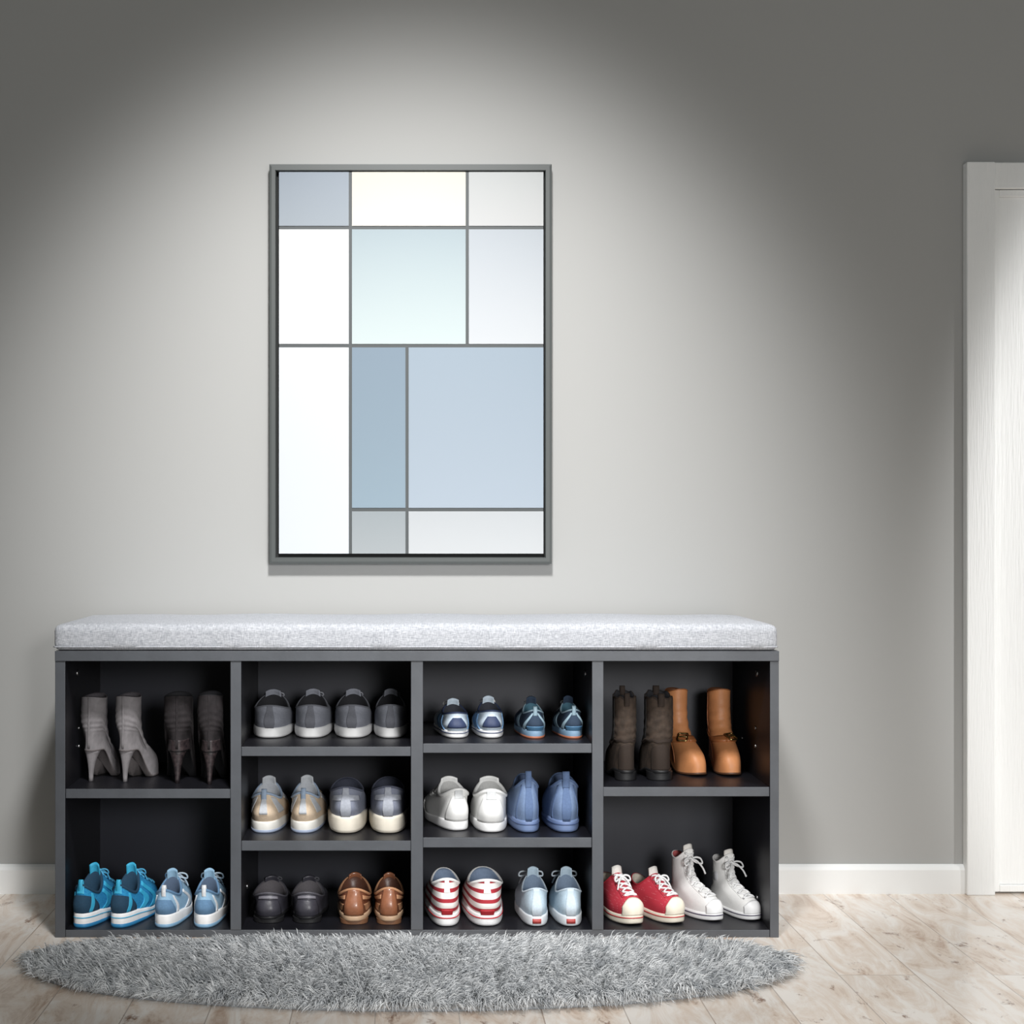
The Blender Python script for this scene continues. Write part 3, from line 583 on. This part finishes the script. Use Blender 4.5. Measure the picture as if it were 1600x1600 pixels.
def white_high(side):
    s=Shoe('high_top_sneaker',side,prof='boot',th=.015,tt=.015,zh=.112,zs=.104,zf=.124,W=.056,L=.17,hw=.38,hl=.17,yc=.22,spring=.003); w=fab('white_canvas',(246,245,243),var=.02)
    s.sole(W_,.002,stripe=rubber('navy_red_line',(60,52,84))); s.upper(w,fab('faded_red_lining',(190,96,96)) if side>0 else fab('gray_white_lining',(200,198,196)),w,.0018); s.patch('toe_cap',W_,-.72,.72,.0,.24,.002,edge=lambda a:.25-.11*(2*a-1)**2)
    s.patches('eyestay',w,[(.26,.6,.3,.99),(-.6,-.26,.3,.99)],.0014); s.patch('heel_strip',w,pi-.16,pi+.16,0,.98,.0014); s.eyelets(chrome,8,.30,.96,.44); s.tongue(fab('white_tongue',(236,232,226)),.010,w=.5,lean=.1,drop=.03); s.laces(fab('white_lace',(240,240,240)),9,t0=.30,t1=.95,a=.46,r=.0020,bs=1.3)
    c=s.S(pi/2*side*-1,.72); n=s.N(np.array(pi/2*side*-1),.72); u=np.cross(n,[0,0,1.]);u/=np.linalg.norm(u);v=np.cross(n,u)
    a=np.linspace(0,2*pi,20,endpoint=False); s.part('ankle_patch',loft([np.array([c+n*.0005+.010*(math.cos(q)*u+math.sin(q)*v) for q in a]),np.array([c+n*.0022+.0098*(math.cos(q)*u+math.sin(q)*v) for q in a])],False,True),fab('patch_gray',(206,206,210))); return s
def bright_blue(side):
    s=Shoe('running_shoe',side,th=.026,tt=.018,zh=.076,zs=.058,zf=.090,W=.064,hw=.35,spring=.010); b=fab('bright_blue_mesh',(22,122,178),rgb2=(44,150,200),vscale=300); n=fab('dark_teal_overlay',(30,64,88)); c=fab('cyan_overlay',(64,180,220),rough=.5)
    s.sole(W_,.003,stripe=rubber('cyan_line',(60,170,210)),tread=rubber('blue_outsole',(50,130,180))); s.upper(b,n,n,.003); s.patch('heel_counter',n,lambda t:pi-1.1+.4*t,lambda t:pi+1.1-.4*t,.02,.65,.0016)
    s.patches('side_stripe',c,[((pi-.7,pi-.9),(pi-.5,pi-.75),.05,.85),((pi+.5,pi+.75),(pi+.7,pi+.9),.05,.85),((1.7,1.2),(1.9,1.4),.02,.9),((1.3,.8),(1.5,1.0),.02,.9),((-1.9,-1.4),(-1.7,-1.2),.02,.9),((-1.5,-1.0),(-1.3,-.8),.02,.9)],.002)
    s.patch('heel_tab',c,pi-.25,pi+.25,.70,.98,.002); s.loop(c,.010,.010); s.tongue(c,.016); s.laces(fab('blue_lace',(90,180,220)),6,r=.0016,bs=1.0); return s
def light_run(side):
    s=Shoe('running_shoe',side,th=.025,tt=.018,zh=.070,zs=.055,zf=.082,W=.062,hw=.35,spring=.009); b=fab('light_blue_mesh',(146,182,208)); n=fab('steel_blue_overlay',(100,136,170)); w=fab('white_synthetic',(232,234,236),rough=.5)
    s.sole(W_,.003,tread=rubber('sky_outsole',(130,170,200))); s.upper(b,fab('slate_lining',(76,92,114)),n,.0028); s.patch('heel_counter',n,lambda t:pi-.8+.6*t,lambda t:pi+.8-.6*t,.02,.6,.0016)
    s.patches('side_stripe',w,[((pi-.95,pi-.75),(pi-.82,pi-.64),.03,.85),((pi+.82,pi+.64),(pi+.95,pi+.75),.03,.85),((1.6,1.1),(1.75,1.25),.02,.9),((-1.75,-1.25),(-1.6,-1.1),.02,.9)],.002); s.loop(w,.009,.009); s.tongue(b,.016); s.laces(fab('ice_lace',(206,224,238)),6,r=.0018,bs=1.3); return s
def heel_boot(side,dark=False):
    s=Shoe('heeled_ankle_boot',side,prof='boot',L=.15,W=.060,toe_p=.95,heel_w=.76,heel_h=.052,th=.003,tt=.004,spring=.0,zh=.146,zs=.143,zf=.148,hw=.46,hl=.20,yc=.20,crease=.0006)
    if dark: u=fab('black_brown_suede',(36,31,33),var=.25,vscale=120); sn=mat('gray_snake_print',(68,57,58),rough=.5,rgb2=(34,28,31),vscale=160); l=DK
    else: u=fab('gray_suede',(134,130,132),var=.12,vscale=80); sn=fab('gray_suede',(134,130,132)); l=fab('mauve_gray_lining',(84,80,84))
    s.sole(BLK if dark else fab('taupe_sole',(110,104,104)),.0006); s.upper(u,l,None); s.heelblock(sn,.036,.042,.26,curve=1)
    if dark: s.patch('snake_print_counter',sn,lambda t:pi-1.2+.6*t,lambda t:pi+1.2-.6*t,.0,.22,.001)
    s.patch('zipper',fab('zipper_tape',(98,94,98)) if not dark else fab('dark_zipper_tape',(32,28,30)),side*pi/2-.07,side*pi/2+.07,.2,.97,.0012,na=4); s.patch('back_seam',u,pi-.05,pi+.05,.05,.99,.0014,na=4); return s
def brown_boot(side):
    s=Shoe('ankle_boot',side,prof='boot',L=.165,W=.058,heel_h=.012,th=.006,tt=.006,spring=.003,zh=.142,zs=.136,zf=.150,hw=.45,hl=.19,yc=.21,scal=.006,crease=.0008)
    u=fab('dark_olive_brown_suede',(62,50,41),var=.3,vscale=90); d=fab('dark_brown_nubuck',(48,37,30))
    s.sole(BLK,.002); s.heelblock(BLK,.05,.05,.95); s.upper(u,DK,d,.0016); s.patch('heel_counter',d,pi-.6,pi+.6,0,.42,.0014,edge=lambda a:.30+.14*(1-(2*a-1)**2)); s.patch('vamp_overlay',d,-.8,.8,0,.40,.0014,edge=lambda a:.22+.2*(1-(2*a-1)**2)); s.patches('elastic_gore',fab('black_elastic',(30,28,27)),[(pi/2-.3,pi/2+.3,.5,.97),(-pi/2-.3,-pi/2+.3,.5,.97)],.0012)
    s.patch('ankle_band',d,0,2*pi,.46,.51,.0018,na=60,nt=3); s.loop(d,.009,.012,.002); s.loop(d,.009,.012,.002,ang=0); return s
def tan_boot(side):
    s=Shoe('buckle_ankle_boot',side,prof='boot',L=.165,W=.058,heel_h=.018,th=.004,tt=.004,spring=.003,zh=.138,zs=.134,zf=.140,hw=.44,hl=.18,yc=.21,crease=.0009)
    u=leather('tan_leather',(196,132,86),rough=.5,var=.12,vscale=30); d=leather('dark_tan_leather',(158,98,58),rough=.45)
    s.sole(rubber('brown_sole',(84,56,38)),.0008); s.heelblock(rubber('stacked_heel',(110,70,44)),.044,.046,.9); s.upper(u,leather('brown_inside',(96,60,38)),d,.0012)
    s.patch('ankle_strap',d,0,2*pi,.43,.50,.0028,na=60,nt=3); s.patch('back_seam',d,pi-.06,pi+.06,0,.99,.0014,na=4); s.patches('side_seam',d,[(pi/2-.03,pi/2+.03,.1,.98),(-pi/2-.03,-pi/2+.03,.1,.98)],.001)
    ang=.35*side; c=s.S(ang,.465); n=s.N(np.array(ang),.465); c=c+n*.005; u1=np.cross(n,[0,0,1.]);u1/=np.linalg.norm(u1);v=np.cross(n,u1); a_,b_=.0100,.0095
    s.part('buckle',merge([tubeVF([c+a_*x*u1+b_*y*v for x,y in ((-1,-1),(0,-1.05),(1,-1),(1.05,0),(1,1),(0,1.05),(-1,1),(-1.05,0))],.0017,sub=3,closed=True),tubeVF([c-u1*a_,c+n*.0015,c+u1*a_],.0012,sub=3)]),brass); return s
def fit(s,shelf,box_,yaw,label,cat,group,ynear=None):
    root=s.root; pts=[]
    for o in sc.objects:
        if o.parent is root:
            a=np.empty(len(o.data.vertices)*3,dtype=np.float32); o.data.vertices.foreach_get('co',a); pts.append(a.reshape(-1,3))
    P=np.concatenate(pts).astype(float); z0=shelfz[shelf]; x0,x1,y0,y1=box_
    if ynear is None:
        sn=(y1-826)/(CAMZ-z0); ynear=CAMD*1000/sn-CAMD
    ynear=max(.008,min(.10,ynear)); r=math.radians(yaw); c,n=math.cos(r),math.sin(r)
    sx=sy=sz=1.; X=0
    for it in range(25):
        Q=P*np.array([sx,sy,sz]); A=np.stack([Q[:,0]*c-Q[:,1]*n,Q[:,0]*n+Q[:,1]*c,Q[:,2]],1)
        oy=ynear-A[:,1].min(); oz=z0+.0003-A[:,2].min()
        W=A+np.array([X,oy,oz]); k=CAMD*1000/(CAMD+W[:,1]); u=634+W[:,0]*k; v=826+(CAMZ-W[:,2])*k
        fx=(x1-x0)/(u.max()-u.min()); fz=(y1-y0)/(v.max()-v.min())
        sx*=fx**.6; sy*=fx**.6; sz*=fz**.6
        sx=min(max(sx,.7),1.3); sz=min(max(sz,.7),1.3); sy=min(max(sy,.7),1.2)
        span=A[:,1].max()-A[:,1].min()
        if span>.270-ynear: sy*= (.270-ynear)/span*.999
        X+=((x0+x1)/2-(u.max()+u.min())/2)/1000*.9
    root.location=(X,oy,oz); root.rotation_euler=(0,0,r); root.scale=(sx,sy,sz)
    root['label']=label; root['category']=cat; root['group']=group
def pair(fn,shelf,b1,b2,y1,y2,l,cat,g,l2=None,**k):
    fit(fn(1,**k),shelf,b1,y1,l,cat,g); fit(fn(-1,**k),shelf,b2,y2,l2 or l,cat,g)
pair(heel_boot,'tl',(126,188,1083,1222),(180,248,1082,1223),-12,-16,'gray suede ankle boot with stiletto heel on the shelf','boot','gray heeled boots')
pair(heel_boot,'tl',(256,307,1081,1225),(308,357,1080,1227),2,0,'black brown suede heeled boot with snake print heel','boot','dark heeled boots',dark=True)
pair(bright_blue,'fl',(117,184,1349,1452),(178,243,1349,1452),-14,-14,'bright blue running shoe with white foam sole','shoe','bright blue running shoes')
pair(light_run,'fl',(242,301,1358,1452),(303,358,1358,1452),-6,-2,'light blue mesh running shoe with white sole and laces','shoe','light blue running shoes')
pair(gray_canvas,'c2a',(396,462,1078,1155),(460,523,1077,1155),0,0,'charcoal gray canvas sneaker with white rubber sole','shoe','gray canvas sneakers')
pair(gray_canvas,'c2a',(521,584,1077,1155),(583,640,1077,1155),0,0,'charcoal gray canvas sneaker with white rubber sole','shoe','gray canvas sneakers')
pair(beige,'c2b',(392,453,1212,1303),(454,512,1211,1303),-2,-2,'beige suede and silver mesh walking sneaker','shoe','beige walking sneakers')
pair(slate_slip,'c2b',(512,575,1217,1305),(576,640,1216,1305),0,0,'slate gray slip-on shoe with thick cream sole','shoe','slate slip-ons')
pair(black_dress,'fl',(394,456,1369,1445),(455,514,1369,1445),0,0,'black leather lace-up dress shoe with gray back strap','shoe','black leather shoes')
pair(brown_loafer,'fl',(527,583,1364,1447),(584,634,1364,1447),0,0,'glossy chestnut brown leather loafer with tan straps','shoe','brown loafers')
pair(blue_white,'c3a',(677,733,1092,1155),(736,787,1088,1155),4,2,'pale blue trainer with navy heel and blue stripes','shoe','pale blue trainers')
pair(navy_orange,'c3a',(803,852,1088,1155),(862,911,1087,1155),2,4,'navy and teal running shoe with orange outsole','shoe','navy running shoes')
pair(white_velcro,'c3b',(662,733,1214,1300),(734,793,1214,1303),14,0,'white leather sneaker with hook-and-loop straps','shoe','white strap sneakers')
pair(denim_slip,'c3b',(788,843,1207,1303),(845,905,1208,1303),3,1,'denim blue canvas slip-on with tall pull loop','shoe','denim blue slip-ons')
pair(striped,'fl',(663,719,1358,1450),(720,786,1357,1450),3,2,'red and white striped canvas slip-on with blue lining','shoe','striped slip-ons')
pair(pale_lace,'fl',(804,856,1356,1450),(857,909,1356,1450),1,1,'powder blue canvas lace-up with red heel label','shoe','powder blue sneakers')
pair(brown_boot,'tr',(945,995,1072,1221),(996,1052,1072,1221),2,0,'dark brown suede pull-on ankle boot with scalloped top','boot','dark brown ankle boots')
pair(tan_boot,'tr',(1038,1104,1075,1212),(1104,1158,1076,1213),194,184,'tan leather ankle boot with buckled ankle strap','boot','tan buckle boots')
pair(red_canvas,'fl',(940,1000,1356,1448),(984,1067,1357,1446),194,208,'red canvas sneaker with ivory toe cap and laces','shoe','red canvas sneakers')
pair(white_high,'fl',(1054,1122,1322,1442),(1116,1183,1330,1441),206,204,'white canvas high-top sneaker with thick laces','shoe','white high-tops')
# ---------------------------------------------------------------- lights, camera
def look(o,t): o.rotation_euler=(Vector(t)-o.location).to_track_quat('-Z','Y').to_euler()
def spot(name,loc,tgt,e,size,blend,soft,col=(1,.996,.99)):
    l=bpy.data.lights.new(name,'SPOT'); l.energy=e; l.spot_size=math.radians(size); l.spot_blend=blend; l.shadow_soft_size=soft; l.color=col
    o=bpy.data.objects.new(name,l); o.location=loc; link(o); look(o,tgt); return o
spot('ceiling_spot',(.03,-1.1,1.95),(.0,.3,.63),200,57,.95,.12)
spot('door_fill',(2.45,-1.7,.95),(2.45,.3,.64),150,76,.12,.04)  # added fill light that brightens the white door and casing
spot('floor_fill',(.9,-.6,2.2),(.75,-.35,0),85,46,.7,.15)  # extra fill cone put in to lift the floor on the right
spot('bench_fill',(.8,-3.0,.95),(.12,0,.12),190,30,.8,.3)  # added fill aimed low at the bench to brighten the shoes
l=bpy.data.lights.new('front_fill','AREA'); l.energy=13; l.size=1.0; l.color=(1,.995,.99)  # soft fill added behind the camera, not a lamp of the room
o=bpy.data.objects.new('front_fill',l); o.location=(.9,-3.0,.75); link(o); look(o,(.25,0,.05))
w=bpy.data.worlds.new('world'); sc.world=w; w.use_nodes=True; w.node_tree.nodes['Background'].inputs[0].default_value=(.152,.158,.154,1); w.node_tree.nodes['Background'].inputs[1].default_value=1
cam=bpy.data.cameras.new('camera'); co=bpy.data.objects.new('camera',cam); link(co); co.location=(0,-CAMD,CAMZ); co.rotation_euler=(math.pi/2,0,0)
cam.sensor_width=36; cam.lens=CAMD*1000/1600*36; cam.shift_x=166/1600; cam.shift_y=26/1600; cam.clip_start=.01
sc.camera=co
